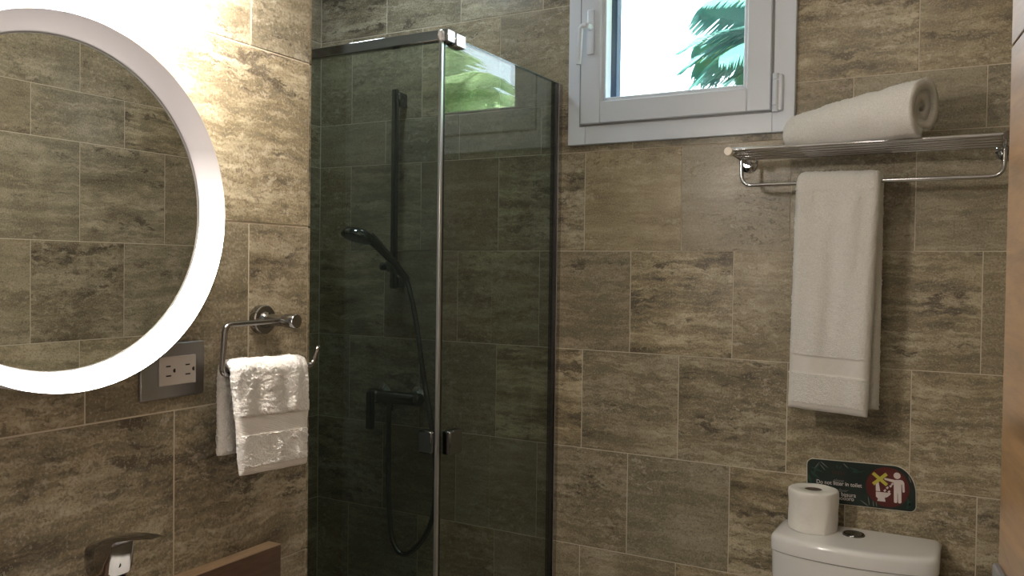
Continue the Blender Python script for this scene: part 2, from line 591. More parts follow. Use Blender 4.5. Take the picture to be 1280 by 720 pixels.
# ------------------------------------------------------------------ shower enclosure
XP, YC, TOPZ = -1.195, 1.757, .580
se = thing('shower_enclosure', 'grey tinted glass shower enclosure with chrome corner post in the recess', 'shower screen', (XP, YC, FL))
b = BM(); box(b, (XP - .008, YC + .012, FL + .02), (XP, YB - .004, TOPZ)); sp = link('side_panel', b, GLASS_SHOWER, se, smooth=False)
b = BM(); box(b, (XS + .003, YC - .004, FL + .02), (XP - .006, YC + .004, TOPZ)); fp = link('front_panel', b, GLASS_SHOWER, se, smooth=False)
b = BM(); box(b, (XP - .0085, YC + .012, TOPZ), (XP + .0005, YB - .004, TOPZ + .002)); link('glass_edge', b, GLASS_EDGE, sp, smooth=False)
b = BM()
box(b, (XS + .003, YC - .012, TOPZ - .020), (XP - .004, YC + .012, TOPZ + .006), .002)
link('header_rail', b, CHROME, se)
b = BM()
box(b, (XP - .0075, YC - .0045, FL + .02), (XP + .0005, YC + .0055, TOPZ + .006), .001)
link('corner_post', b, simple('satin_post', (.62, .62, .62), .3, .9), se)
b = BM(); box(b, (XP - .0078, YC + .0055, FL + .02), (XP + .0008, YC + .0125, TOPZ), .0005); link('corner_seal', b, DARKMETAL, se)
b = BM()
box(b, (XP - .020, YC + .002, TOPZ - .020), (XP + .014, YC + .034, TOPZ + .010), .002)
link('corner_clamp', b, CHROME, se)
b = BM()
box(b, (XP - .020, YC + .040, TOPZ - .024), (XP + .014, YC + .085, TOPZ + .010), .003)
link('corner_clamp', b, CHROME, se)
b = BM(); box(b, (XP - .016, YC + .030, TOPZ - .022), (XP + .008, YC + .044, TOPZ + .004)); link('clamp_joint', b, DARKMETAL, se)
hz0, hz1 = -.462, -.403
b = BM(); box(b, (XP - .050, YC - .016, hz0 + .003), (XP - .009, YC + .012, hz1), .003); link('door_handle', b, SHADED_CHROME, se)
b = BM(); box(b, (XP - .003, YC + .022, hz0 - .004), (XP + .022, YC + .078, hz1 - .003), .003); dk = link('door_handle', b, SHADED_CHROME, se)
b = BM()
box(b, (XP - .015, YB - .026, FL + .02), (XP - .008, YB - .0006, TOPZ), .001)
box(b, (XP, YB - .026, FL + .02), (XP + .008, YB - .0006, TOPZ), .001)
link('wall_channel', b, CHROME, se)
b = BM(); box(b, (XP - .0088, YB - .046, FL + .02), (XP + .0008, YB - .018, TOPZ - .002)); link('channel_seal', b, DARKMETAL, se)
b = BM(); box(b, (XS + .002, YC - .06, FL), (XP + .05, YC + .06, FL + .02), .003); box(b, (XP - .07, YC, FL), (XP + .05, YB - .001, FL + .02), .003)
link('threshold', b, simple('threshold_stone', (.3, .25, .19), .4, vary=.2, bscale=20), se)

# ------------------------------------------------------------------ shower rail, hand shower, mixer
BX, BY = -1.800, YB - .050
sr = thing('shower_rail', 'tall chrome slide rail screwed to the tiles inside the shower', 'shower rail', (BX, YB, -.07))
b = BM(); box(b, (BX - .011, BY - .008, -.070), (BX + .011, BY + .008, .612), .003, 2); link('bar', b, SHADED_CHROME, sr)
for z0_, z1_ in ((.555, .604), (-.066, -.030)):
    b = BM(); box(b, (BX - .010, BY + .006, z0_), (BX + .014, YB - .0002, z1_), .003); link('bracket', b, SHADED_CHROME, sr)
b = BM()
box(b, (BX - .017, BY - .020, -.012), (BX + .017, BY + .013, .024), .004, 2)
sl = link('slider', b, SHADED_CHROME, sr)
b = BM(); lathe(b, [(0, 0), (.013, 0), (.014, .004), (.014, .028), (.012, .032), (0, .032)], (BX - .016, BY - .004, .006), (-1, -.25, 0), 24); link('slider_knob', b, SHADED_CHROME, sl)
b = BM(); tube(b, [(BX + .01, BY - .012, .004), (BX + .045, BY - .020, -.012)], [.010, .014], 18); link('slider_cradle', b, SHADED_CHROME, sl)

hs = thing('hand_shower', 'chrome hand shower, darkened for dim reflections, with a round head and long hose, resting in the slide rail', 'hand shower', (-1.75, 2.345, -.03))
hc = Vector((-1.826, 2.205, .108)); hn = Vector((-.10, -.30, -.95)).normalized()
b = BM()
lathe(b, [(0, -.020), (.025, -.020), (.044, -.012), (.053, .000), (.055, .010), (.052, .015), (0, .015)], hc, hn, 40)
hd = link('spray_head', b, SHADED_CHROME, hs)
b = BM(); lathe(b, [(.048, .0145), (.047, .017), (0, .0172)], hc, hn, 40)
link('spray_face', b, simple('grey_rubber', (.16, .16, .165), .5, vary=.2, bscale=400), hs)
b = BM()
hp = smooth_path([hc + Vector((.024, .028, -.004)), (-1.782, 2.262, .070), (-1.762, 2.305, .026), (-1.742, 2.345, -.024), (-1.736, 2.354, -.040)], 6)
tube(b, hp, [.019 - .007 * min(1, i / 14) for i in range(len(hp))], 18)
link('grip', b, SHADED_CHROME, hs)
b = BM()
hose = smooth_path([(-1.736, 2.354, -.040), (-1.722, 2.352, -.075), (-1.692, 2.350, -.180), (-1.660, 2.348, -.351), (-1.622, 2.346, -.524), (-1.602, 2.345, -.68), (-1.612, 2.345, -.82),
                    (-1.657, 2.345, -.915), (-1.728, 2.345, -.972), (-1.778, 2.345, -.930), (-1.796, 2.345, -.800), (-1.799, 2.345, -.64), (-1.801, 2.346, -.486)], 14)
tube(b, hose, [.0086 + .0005 * (i % 2) for i in range(len(hose))], 10)
link('hose', b, SHADED_CHROME, hs)

MZ = -.437
mx_ = thing('shower_mixer', 'chrome bar shower mixer with lever handle on the shower wall', 'mixer tap', (-1.80, YB, MZ))
for x in (-1.872, -1.725):
    b = BM(); lathe(b, [(0, 0), (.031, 0), (.031, .006), (.024, .012), (.015, .016), (.015, .05), (0, .05)], (x, YB, MZ), (0, -1, 0), 36); link('escutcheon', b, CHROME, mx_)
b = BM(); tube(b, [(-1.845, YB - .062, MZ - .006), (-1.695, YB - .062, MZ - .006)], .022, 24); tube(b, [(-1.800, YB - .062, MZ - .02), (-1.800, YB - .064, MZ - .052)], .0105, 14)
link('mixer_body', b, SHADED_CHROME, mx_)
b = BM(); lathe(b, [(0, 0), (.022, 0), (.0255, .004), (.0255, .036), (.021, .041), (0, .041)], (-1.846, YB - .062, MZ - .006), (-1, 0, 0), 30); link('control_hub', b, SHADED_CHROME, mx_)
b = BM(); box(b, (-1.884, YB - .092, MZ - .120), (-1.854, YB - .076, MZ + .010), .005, 2); link('lever', b, SHADED_CHROME, mx_)
b = BM(); lathe(b, [(0, 0), (.020, 0), (.022, .003), (.022, .018), (.018, .022), (0, .022)], (-1.694, YB - .062, MZ - .006), (1, 0, 0), 30); link('end_cap', b, SHADED_CHROME, mx_)

# ------------------------------------------------------------------ round lit mirror
MC = Vector((XL, .7075, .0795))
mir = thing('round_mirror', 'round wall mirror in a wide glowing white ring above the basin', 'mirror', MC)
RO, RI = .2510, .2236
b = BM(); lathe(b, [(0, .001), (.2, .001), (.232, .003), (.232, .030), (0, .030)], MC, (1, 0, 0), 96); link('backing', b, simple('mirror_backing', (.7, .68, .65), .5), mir)
b = BM(); lathe(b, [(0, .0345), (RI + .004, .0345), (RI + .004, .030), (0, .030)], MC, (1, 0, 0), 128); link('mirror_glass', b, MIRROR, mir, angle=20)
m, nt, out = new_mat('ring_diffuser')
tc = nd(nt, 'ShaderNodeTexCoord')
sx = nd(nt, 'ShaderNodeSeparateXYZ', {0: tc.outputs['Object']})
st = ramp(nt, math_n(nt, 'ADD', math_n(nt, 'MULTIPLY', sx.outputs[2], 2.0), .5), [(.36, 1.0), (.46, .12), (.535, .030), (.61, .010), (.70, 0.0)])
stv = math_n(nt, 'ADD', math_n(nt, 'MULTIPLY', st, RING_LOW), RING_HIGH)
pb = nd(nt, 'ShaderNodeBsdfPrincipled', {'Base Color': (.25, .225, .215, 1), 'Roughness': .5, 'Emission Color': (1, .93, .88, 1), 'Emission Strength': stv})
nt.links.new(pb.outputs[0], out.inputs[0])
b = BM(); lathe(b, [(RI + .0012, .0346), (RO - .003, .0640), (RO - .001, .0648)], MC, (1, 0, 0), 160); link('light_ring', b, m, mir, angle=50)
b = BM(); lathe(b, [(RO - .0011, .0647), (RO, .0630), (RO, .0020), (RO - .012, .0020), (RO - .012, .03)], MC, (1, 0, 0), 160); link('ring_rim', b, PVC, mir, angle=50)
b = BM(); lathe(b, [(RI - .0004, .0345), (RI - .0002, .0362), (RI + .0014, .0368), (RI + .0020, .0350)], MC, (1, 0, 0), 128); link('inner_bead', b, simple('grey_bead', (.35, .34, .33), .3, .6), mir)

# LED lamp over the mirror, just above what the photograph shows
lm = thing('wall_lamp', 'small white LED lamp on the wall above the round mirror', 'wall lamp', (XL, .70, .46))
b = BM(); box(b, (XL + .0005, .62, .455), (XL + .035, .78, .50), .004, 2); link('housing', b, PVC, lm)
LAMPM = emitter('lamp_led', (1.0, .90, .80), LAMP)
b = BM(); tube(b, [(XL + .095, .52, .480), (XL + .095, .94, .480)], .012, 20); link('lamp_tube', b, LAMPM, lm)
for y_ in (.65, .75):
    b = BM(); tube(b, [(XL + .03, y_, .488), (XL + .088, y_, .482)], .004, 10); link('tube_arm', b, CHROME, lm)

# fill light added under the ceiling, out of view, to brighten the room
cl = thing('ceiling_fill', 'added round fill light over the middle of the bathroom, out of view', 'fill light', (-.40, .70, CE))
b = BM(); lathe(b, [(0, 0), (.15, 0), (.15, .03), (.145, .03), (.14, .012), (0, .012)], (-.40, .70, CE - .0005), (0, 0, -1), 48); link('fill_rim', b, PVC, cl)
FILLM = emitter('ceiling_fill_glow', (1.0, .90, .76), FILL_CEIL)
b = BM(); lathe(b, [(.138, .0), (.138, .022), (.12, .03), (0, .032)], (-.40, .70, CE - .002), (0, 0, -1), 48); link('fill_diffuser', b, FILLM, cl)

sl_ = thing('ceiling_fill', 'added small round fill light over the shower, out of view', 'fill light', (-1.70, 2.00, CE))  # unseen fill added to lift the dark upper shower wall
b = BM(); lathe(b, [(0, 0), (.11, 0), (.11, .012), (.102, .012), (.100, .004), (0, .004)], (-1.70, 2.00, CE - .0005), (0, 0, -1), 48); link('fill_rim', b, CHROME, sl_)
b = BM(); lathe(b, [(.099, .004), (.099, .009), (0, .010)], (-1.70, 2.00, CE - .001), (0, 0, -1), 48); link('fill_diffuser', b, emitter('shower_fill_glow', (.80, .94, 1.0), FILL_SHOWER), sl_)

# ------------------------------------------------------------------ socket beside the mirror
so = thing('wall_socket', 'double wall socket in a grey metal plate, half behind the mirror', 'socket', (XL, .91, -.165))
b = BM(); box(b, (XL + .0003, .8495, -.2075), (XL + .0065, .9695, -.1215), .0015); link('cover_plate', b, BRUSHED, so)
b = BM(); box(b, (XL + .006, .8805, -.1875), (XL + .0092, .9505, -.1425), .0008); link('socket_insert', b, SOCKET, so)
for yc in (.8805 + .018, .8805 + .0545):
    for zc in (-.1575, -.1725):
        b = BM(); box(b, (XL + .0090, yc - .0055, zc - .0011), (XL + .0094, yc + .0030 + (.001 if zc < -.16 else 0), zc + .0011)); link('slot', b, DARKGAP, so, smooth=False)
    b = BM(); prism(b, [(yc + .0105 + .0030 * math.cos(a), -.165 + .0032 * math.sin(a)) for a in [math.radians(60 + 24 * i) for i in range(11)]], XL + .0090, XL + .0094, lambda u, v, d: Vector((d, u, v)))
    link('ground_hole', b, DARKGAP, so, smooth=False)

# ------------------------------------------------------------------ towel ring and hand towel
TX = XL + .062
th = thing('towel_holder', 'open chrome towel ring on a round rosette beside the mirror', 'towel ring', (XL, 1.096, -.093))
b = BM(); lathe(b, [(0, 0), (.0255, 0), (.0255, .0125), (.0238, .0140), (0, .0140)], (XL + .0004, 1.096, -.093), (1, 0, 0), 48)
link('rosette', b, HALF_SHADED_CHROME, th)
b = BM(); lathe(b, [(.0150, .0), (.0145, .003), (.0120, .006), (.0105, .010), (.0105, .046), (.0120, .048), (.0124, .050), (.0124, .072), (.0116, .0735), (0, .0735)], (XL + .0140, 1.096, -.093), (1, 0, 0), 36)
link('post', b, HALF_SHADED_CHROME, th)
b = BM()
pts = fillet([(TX, 1.09, -.0925), (TX, .9625, -.0935), (TX, .9555, -.1735), (TX, 1.163, -.1765), (TX, 1.1745, -.1475)], .013, 8)
tube(b, pts, .0046, 14)
pts2 = [(TX, 1.1740, -.1490), (TX, 1.1755, -.1455), (TX, 1.1795, -.1450)]
tube(b, pts2, .0040, 10)
link('ring_bar', b, HALF_SHADED_CHROME, th)


def towel(root, to, path, width, thick, bands, mat, du=.0025, amp=.0014, fold=lambda s, a: 0.0, seed=0.0):
    """cloth strip of real thickness. path: [(out, z)] smooth points; width(s)->(a0,a1); bands: [(name, s0, s1, material, amp, inset)]"""
    L = [0.0]
    for p, q in zip(path, path[1:]):
        L.append(L[-1] + math.hypot(q[0] - p[0], q[1] - p[1]))
    tot = L[-1]
    ns = int(tot / du)
    rows = []
    wa0, wa1 = width(0)
    nw = int(abs(wa1 - wa0) / du)
    for i in range(ns + 1):
        s = tot * i / ns
        k = max(j for j in range(len(L)) if L[j] <= s + 1e-9)
        k = min(k, len(L) - 2)
        t = (s - L[k]) / (L[k + 1] - L[k])
        o_ = path[k][0] * (1 - t) + path[k + 1][0] * t
        z_ = path[k][1] * (1 - t) + path[k + 1][1] * t
        dx, dz = path[k + 1][0] - path[k][0], path[k + 1][1] - path[k][1]
        l_ = math.hypot(dx, dz)
        no, nz = -dz / l_, dx / l_               # normal in the (out, z) plane
        a0, a1 = width(s)
        bam, inset = amp, 0.0
        for (nm, s0, s1, mt, am, ins) in bands:
            if s0 <= s <= s1:
                bam, inset = am, ins
        hh = max(.003, thick / 2 - inset)
        endk = min(1, min(s, tot - s) / (thick * .5))
        hh *= math.sqrt(max(.12, 1 - (1 - endk) ** 2))
        loop = []
        def put(a, n, na=0.0):
            jn = noise.noise(Vector((a * 420 + seed, s * 420, n * 300))) * bam + noise.noise(Vector((a * 45 + seed, s * 45, 7))) * bam * 1.1 + random.uniform(-1, 1) * bam * .6
            f_ = fold(s, a)
            nn = n + (jn if n > 0 else -jn) + f_
            return Vector(to(o_ + no * nn, a + na * (abs(jn) + jn), z_ + nz * nn))
        for j in range(nw + 1):
            a = a0 + (a1 - a0) * j / nw
            edge = min(1, min(j, nw - j) * abs(a1 - a0) / nw / hh)
            loop.append(put(a, hh * math.sqrt(max(.06, 1 - (1 - edge) ** 2))))
        loop.append(put(a1, 0, 1))
        for j in range(nw, -1, -1):
            a = a0 + (a1 - a0) * j / nw
            edge = min(1, min(j, nw - j) * abs(a1 - a0) / nw / hh)
            loop.append(put(a, -hh * math.sqrt(max(.06, 1 - (1 - edge) ** 2))))
        loop.append(put(a0, 0, -1))
        rows.append((s, loop))
    spans = sorted([(s0, s1, nm, mt) for nm, s0, s1, mt, am, ins in bands])
    body = BM(); body_v = {}
    parts = {nm: (BM(), {}, mt) for s0, s1, nm, mt in spans}
    for i in range(ns):
        sm = (rows[i][0] + rows[i + 1][0]) / 2
        tgt, vd = body, body_v
        for s0, s1, nm, mt in spans:
            if s0 <= sm <= s1:
                tgt, vd = parts[nm][0], parts[nm][1]
        def gv(r_, j):
            if (r_, j) not in vd:
                vd[(r_, j)] = tgt.verts.new(rows[r_][1][j])
            return vd[(r_, j)]
        n = len(rows[i][1])
        for j in range(n):
            j2 = (j + 1) % n
            tgt.faces.new((gv(i, j), gv(i, j2), gv(i + 1, j2), gv(i + 1, j)))
        if i == 0:
            tgt.faces.new([gv(0, j) for j in range(n)])
        if i == ns - 1:
            tgt.faces.new([gv(ns, j) for j in range(n)][::-1])
    link('terry_cloth', body, mat, root, angle=180)
    for s0, s1, nm, mt in spans:
        link(nm.split('#')[0], parts[nm][0], mt, root, angle=180)


def arc(cx, cz, r, a0, a1, n=10):
    return [(cx + r * math.cos(math.radians(a0 + (a1 - a0) * i / n)), cz + r * math.sin(math.radians(a0 + (a1 - a0) * i / n))) for i in range(n + 1)]


ht = thing('hand_towel', 'small white terry hand towel folded over the open towel ring', 'towel', (TX, 1.05, -.16))
# out axis = +X away from the wall
path = [(TX + .020, -.3395), (TX + .0185, -.30), (TX + .0165, -.22)] + arc(TX, -.1735, .0145, 10, 170) + [(TX - .0155, -.22), (TX - .0165, -.310)]


def hfold(s, a):
    k = min(1, s / .16)
    w = noise.noise(Vector((a * 26 + s * 7, s * 5, 3.3))) * .0030 + .0024 * math.sin((a - .96) * 118 + s * 16 + 4 * noise.noise(Vector((a * 9, s * 9, 1))))
    return w * (.4 + .6 * min(1, s / .04)) * (1 if s < .165 else max(0, 1 - (s - .165) / .02))


towel(ht, lambda o, a, z: (o, a, z - (a - 1.05) * .055 * (1 if z < -.2 else .55)), path,
      lambda s: ((.9755 - .012 * min(1, s / .15), 1.1285 + .004 * min(1, s / .15)) if s < .19 else (.962, 1.124)),
      .0155, [('hem', 0.0, .0125, WOVEN, .0002, .002), ('border_band', .064, .094, WOVEN, .0004, .0018)], TERRY_HAND, .0018, .0017, hfold, 3.0)

# ------------------------------------------------------------------ towel rack with towels
RZ, RY0 = .313, 2.200
rk = thing('towel_rack', 'chrome wall rack of parallel bars with a hanging rail below the window', 'towel rack', (-.295, YB, RZ))
for x in (-.605, .020):
    b = BM()
    tube(b, [(x, YB - .004, RZ - .008), (x, RY0 + .02, RZ)], .0072, 16); arm = link('side_arm', b, CHROME, rk)
    b = BM(); lathe(b, [(0, 0), (.0255, 0), (.0255, .008), (.021, .012), (.012, .015), (.012, .02), (0, .02)], (x, YB - .0003, RZ - .008), (0, -1, 0), 40); link('rosette', b, CHROME, rk)
    b = BM(); lathe(b, [(0, 0), (.0095, 0), (.0110, .002), (.0110, .022), (.0102, .024), (0, .024)], (x, RY0 + .02, RZ), (0, -1, 0), 32); link('end_cap', b, simple('cream_reflection_cap', (.78, .70, .58), .35) if x < -.3 else CHROME, rk)  # cream colour paints the lit wall reflected in the left chrome cap
for i, y in enumerate((RY0 + .012, RY0 + .048, RY0 + .084, RY0 + .120, RY0 + .156)):
    b = BM(); tube(b, [(-.605, y, RZ + .004 - .0012 * i), (.020, y, RZ + .004 - .0012 * i)], .0056, 14); link('shelf_bar', b, CHROME, rk)
RYB = 2.310
b = BM()
tube(b, fillet([(-.599, RYB, RZ - .004), (-.598, RYB, .2345), (.014, RYB, .2345), (.015, RYB, RZ - .004)], .030, 10), .0052, 14)
link('hanging_rail', b, CHROME, rk)

bt = thing('bath_towel', 'large white bath towel hanging folded from the chrome rack rail', 'towel', (-.35, RYB, .23))
# out axis = -Y towards the room
path = [(.0255, -.350), (.0245, -.25), (.0230, 0.0), (.0215, .19)] + arc(0, .2245, .0205, 8, 172, 12) + [(-.0205, .17), (-.0215, -.05), (-.0225, -.335)]


def bwid(s):
    if s < .60:
        k = s / .60
        return (-.4600 + .0100 * k, -.2680 + .019 * k)
    return (-.447, -.2475)


def bfold(s, a):
    return (.0030 * math.sin(a * 52 + s * 4) + .0016 * math.sin(a * 110 - s * 9)) * (1 if s < .56 else 0)


towel(bt, lambda o, a, z: (a, RYB - o, z - (a + .36) * .05 * (1 if z < 0 else .3)), path, bwid,
      .0360, [('hem', 0.0, .016, WOVEN, .0003, .0035), ('border_band', .094, .140, WOVEN, .0004, .0028)], TERRY, .0030, .0013, bfold, 11.0)

rt = thing('rolled_towel', 'thick white bath towel rolled up on top of the chrome rack', 'towel', (-.3150, 2.278, RZ + .0097), (0, 0, math.radians(-23.5)))
b = BM()
LEN, TURN = .372, 2.62
nx, na = 116, 250


def spiral(t, layer):
    """t in 0..1 along the spiral from inside out"""
    th_ = t * TURN * 2 * math.pi
    return th_


def roll_pt(i, k, outer):
    x = -LEN / 2 + LEN * i / nx
    t = k / na
    R1 = .0560 + .0260 * (i / nx) ** .9                       # grows towards the right end
    e = max(0.0, (i / nx - .0))
    left = min(1.0, (i / nx) / .13)
    sq = math.sqrt(max(.02, 1 - (1 - left) ** 2))      # left end rounds off
    r_ = (.013 + (R1 - .013) * t) * (.35 + .65 * sq)
    lay = (R1 - .013) / TURN * .93
    if not outer:
        r_ = max(.004, r_ - lay * (.35 + .65 * sq))
    th_ = t * TURN * 2 * math.pi + math.radians(37)
    # towards the middle the layers stand back a little from the right end
    right = i / nx
    xx = x - (.018 * (1 - t)) * max(0, (right - .8) / .2) + .004 * math.sin(th_ * 1.0) * max(0, (right - .8) / .2)
    yy, zz = r_ * math.cos(th_), r_ * math.sin(th_)
    zz *= .97
    if zz < -r_ * .80:
        zz = -r_ * .80 + (zz + r_ * .80) * .25
    jn = noise.noise(Vector((xx * 300, yy * 300, zz * 300))) * .0013 + noise.noise(Vector((xx * 22, yy * 22, zz * 22))) * .0045 * (1 if outer else .5) + random.uniform(-1, 1) * .0007
    d = math.hypot(yy, zz) or 1
    yy += yy / d * jn; zz += zz / d * jn
    return Vector((xx, yy, zz + R1 * .80))


grid = {}
for i in range(nx + 1):
    for k in range(na + 1):
        grid[(i, k, 1)] = b.verts.new(roll_pt(i, k, True))
        grid[(i, k, 0)] = b.verts.new(roll_pt(i, k, False))
for i in range(nx):
    for k in range(na):
        b.faces.new((grid[(i, k, 1)], grid[(i + 1, k, 1)], grid[(i + 1, k + 1, 1)], grid[(i, k + 1, 1)]))
        b.faces.new((grid[(i, k, 0)], grid[(i, k + 1, 0)], grid[(i + 1, k + 1, 0)], grid[(i + 1, k, 0)]))
    for k in (0, na):
        b.faces.new((grid[(i, k, 0)], grid[(i + 1, k, 0)], grid[(i + 1, k, 1)], grid[(i, k, 1)]))
for k in range(na):
    for i in (0, nx):
        b.faces.new((grid[(i, k, 0)], grid[(i, k, 1)], grid[(i, k + 1, 1)], grid[(i, k + 1, 0)]))
link('terry_cloth', b, TERRY, rt, local=True, angle=180)

# ------------------------------------------------------------------ sign over the cistern
SW, SH = .266, .1135
sg = thing('toilet_sign', 'dark green rounded wall sign about toilet litter above the cistern', 'sign', (-.2975, YB - .0012, -.5535), (0, math.radians(-1.6), 0))


def sg_poly(grow=0.0):
    w, h_ = SW / 2 + grow, SH / 2 + grow
    pts = []
    for (cx, cz, rx, rz, a0) in ((w - .014 - grow, -h_ + .014 + grow, .014 + grow, .014 + grow, -90), (w - .052 - grow, h_ - .066 - grow, .052 + grow, .066 + grow, 0),
                                 (-w + .016 + grow, h_ - .016 - grow, .016 + grow, .016 + grow, 90), (-w + .016 + grow, -h_ + .016 + grow, .016 + grow, .016 + grow, 180)):
        for i in range(13):
            a = math.radians(a0 + 90 * i / 12)
            pts.append((cx + rx * math.cos(a), cz + rz * math.sin(a)))
    return pts


def uv(u, v):                    # millimetres from the sign's top-left corner
    return (-SW / 2 + (u + 4) / 1000, SH / 2 - v / 1000)


def flat(name, polys, mat, d0, d1, parent=None):
    bm = BM()
    for p_ in polys:
        prism(bm, p_, -d0, -d1)
    return link(name, bm, mat, parent or sg, local=True, smooth=False)


INK = simple('sign_green_black', (.012, .022, .018), .3, vary=.3, bscale=40)
LEAF = simple('sign_leaf_green', (.020, .060, .042), .3)
LEAF2 = simple('sign_leaf_grey', (.17, .18, .16), .3)
RED = simple('sign_dark_red', (.095, .016, .014), .3)
WHITE = simple('sign_white', (.66, .60, .58), .4)
YELLOW = simple('sign_yellow', (.50, .46, .07), .4)
GREYINK = simple('sign_grey_script', (.22, .21, .20), .4)
DIM = simple('sign_dim_red', (.060, .018, .014), .4)
flat('sign_rim', [sg_poly(.0018)], simple('cream_rim', (.58, .54, .46), .4), .0, .0026)
flat('sign_face', [sg_poly(0)], INK, .0024, .0034)
flat('red_disc', [[uv(u, v) for u, v in circle_pts(196, 57, 52, 48) if True]], RED, .0033, .0037)


def leaf_poly(u, v, ang, ln, w):
    a = math.radians(ang); pts = []
    for i in range(9):
        t = i / 8; pts.append((t * ln, w * math.sin(math.pi * t ** .8)))
    for i in range(7, 0, -1):
        t = i / 8; pts.append((t * ln, -w * .6 * math.sin(math.pi * t ** .8)))
    return [uv(u + x * math.cos(a) - y * math.sin(a), v + x * math.sin(a) + y * math.cos(a)) for x, y in pts]


for lp in (leaf_poly(8, 44, 300, 40, 3.2), leaf_poly(6, 22, 20, 34, 3), leaf_poly(4, 32, 40, 30, 4), leaf_poly(6, 66, 250, 28, 4), leaf_poly(104, 14, 20, 34, 3), leaf_poly(110, 26, 350, 32, 3), leaf_poly(250, 104, 250, 28, 4.5), leaf_poly(240, 108, 300, 26, 4)):
    flat('leaf_print', [lp], LEAF, .0036, .0039)
for lp in (leaf_poly(30, 4, 40, 26, 1.7), leaf_poly(14, 26, 305, 26, 1.4), leaf_poly(42, 28, 230, 24, 1.4), leaf_poly(88, 4, 45, 20, 1.7), leaf_poly(150, 112, 215, 26, 1.8), leaf_poly(152, 110, 262, 26, 1.6), leaf_poly(162, 112, 264, 18, 1.6), leaf_poly(170, 111, 260, 14, 1.4), leaf_poly(252, 40, 250, 20, 1.6)):
    flat('leaf_print', [lp], LEAF2, .0039, .0041)
flat('faded_emblem', [leaf_poly(74, 20, 250, 10, 2), leaf_poly(78, 20, 300, 10, 2)], LEAF, .0036, .0039)
flat('faded_emblem', [[uv(60 + 7 * i, 27), uv(63 + 7 * i, 27), uv(63 + 7 * i, 36), uv(60 + 7 * i, 36)] for i in range(5)], DIM, .0036, .0039)
person_polys = [circle_pts(*uv(219, 24.5), .0083, 24),
                [uv(u, v) for u, v in ((190, 33), (213, 36), (228, 34.5), (233, 36.5), (236, 42), (237, 64), (235.5, 66), (232, 66), (231.5, 64), (230.5, 46), (229, 46), (229, 92), (227, 95), (222, 95), (221, 92), (220.5, 70), (219.5, 70), (219, 92), (217.5, 95), (212.5, 95), (211, 92), (211, 43), (190, 38), (188, 35.5))]]
flat('litter_person', person_polys, WHITE, .0037, .0042)
flat('litter_toilet', [[uv(u, v) for u, v in ((168, 47), (175, 46), (178.5, 69), (168, 69))],
                       [uv(u, v) for u, v in ((168, 71), (204, 71), (203, 75), (196, 82), (189, 85), (191, 95), (171, 95), (173, 88), (168, 84))]], WHITE, .0037, .0042)
flat('litter_bits', [[uv(u, v), uv(u + 5, v - 4), uv(u + 7, v), uv(u + 3, v + 4)] for u, v in ((186, 66), (192, 58), (200, 53), (196, 68), (204, 47))], WHITE, .0037, .0042)


def bar(u, v, a, ln, w):
    a = math.radians(a); c_, s_ = math.cos(a), math.sin(a)
    return [uv(u + x * c_ - y * s_, v + x * s_ + y * c_) for x, y in ((-ln, -w), (ln, -w), (ln, w), (-ln, w))]


flat('yellow_cross', [bar(178, 37, 40, 22, 4.2)], YELLOW, .0042, .0046)
flat('yellow_cross', [bar(178, 37, 138, 22, 4.2)], YELLOW, .0042, .0047)


def lettering(txt, u, v, width, mat, bold=.0, shear=0.0, align='CENTER'):
    cu = bpy.data.curves.new('lettering', 'FONT')
    cu.body = txt; cu.align_x = align; cu.size = .011; cu.shear = shear; cu.offset = bold; cu.extrude = .0002
    o = bpy.data.objects.new('lettering', cu)
    COL.objects.link(o)
    bpy.context.view_layer.update()
    me = bpy.data.meshes.new_from_object(o.evaluated_get(bpy.context.evaluated_depsgraph_get()))
    bpy.data.objects.remove(o)
    bpy.data.curves.remove(cu)
    xs = [q.co.x for q in me.vertices]
    k = width / 1000 / (max(xs) - min(xs)); mid = (max(xs) + min(xs)) / 2
    x0_, z0_ = uv(u, v)
    for q in me.vertices:
        q.co = Vector((x0_ + (q.co.x - mid) * k, -.0040 - q.co.z, z0_ + q.co.y * max(k, .85) * 1.12))
    me.materials.clear(); me.materials.append(mat)
    o = bpy.data.objects.new('lettering', me)
    COL.objects.link(o); o.parent = sg


lettering('please', 75, 55.5, 28, GREYINK, 0, .45)
lettering('Do not litter in toilet', 77, 64.5, 114, WHITE, .00008)
lettering('Por favor', 78, 81, 44, GREYINK, 0, .45)
lettering('no tirar basura', 77, 92.5, 84, WHITE, .00008)
lettering('en el inodoro', 77, 102.5, 74, WHITE, .00008)

# ------------------------------------------------------------------ toilet
tl = thing('toilet', 'white close-coupled toilet with a curved cistern lid against the tiled wall', 'toilet', (-.298, 2.25, FL))


def plan(w, d0, bow, yb, n=28, corner=.010, taper=0.0):
    """cistern plan: straight back at yb, bowed front; list of (x, y)"""
    cx = -.295
    pts = []
    for i in range(n + 1):
        t = -1 + 2 * i / n
        x = cx + w / 2 * math.sin(math.pi / 2 * math.copysign(abs(t) ** 1.15, t)) ** 1.0
        y = yb - d0 - bow * (1 - t * t) + corner * (max(0, abs(t) - .90) / .10) ** 3
        pts.append((x, y))
    pts += [(cx + w / 2, yb - .012), (cx + w / 2 - .006, yb), (cx - w / 2 + .006, yb), (cx - w / 2, yb - .012)]
    return pts


def loft(bm, rings):
    vs = [[bm.verts.new(p_) for p_ in r_] for r_ in rings]
    n = len(vs[0])
    for a, c in zip(vs, vs[1:]):
        for k in range(n):
            bm.faces.new((a[k], a[(k + 1) % n], c[(k + 1) % n], c[k]))
    bm.faces.new(vs[0][::-1]); bm.faces.new(vs[-1])


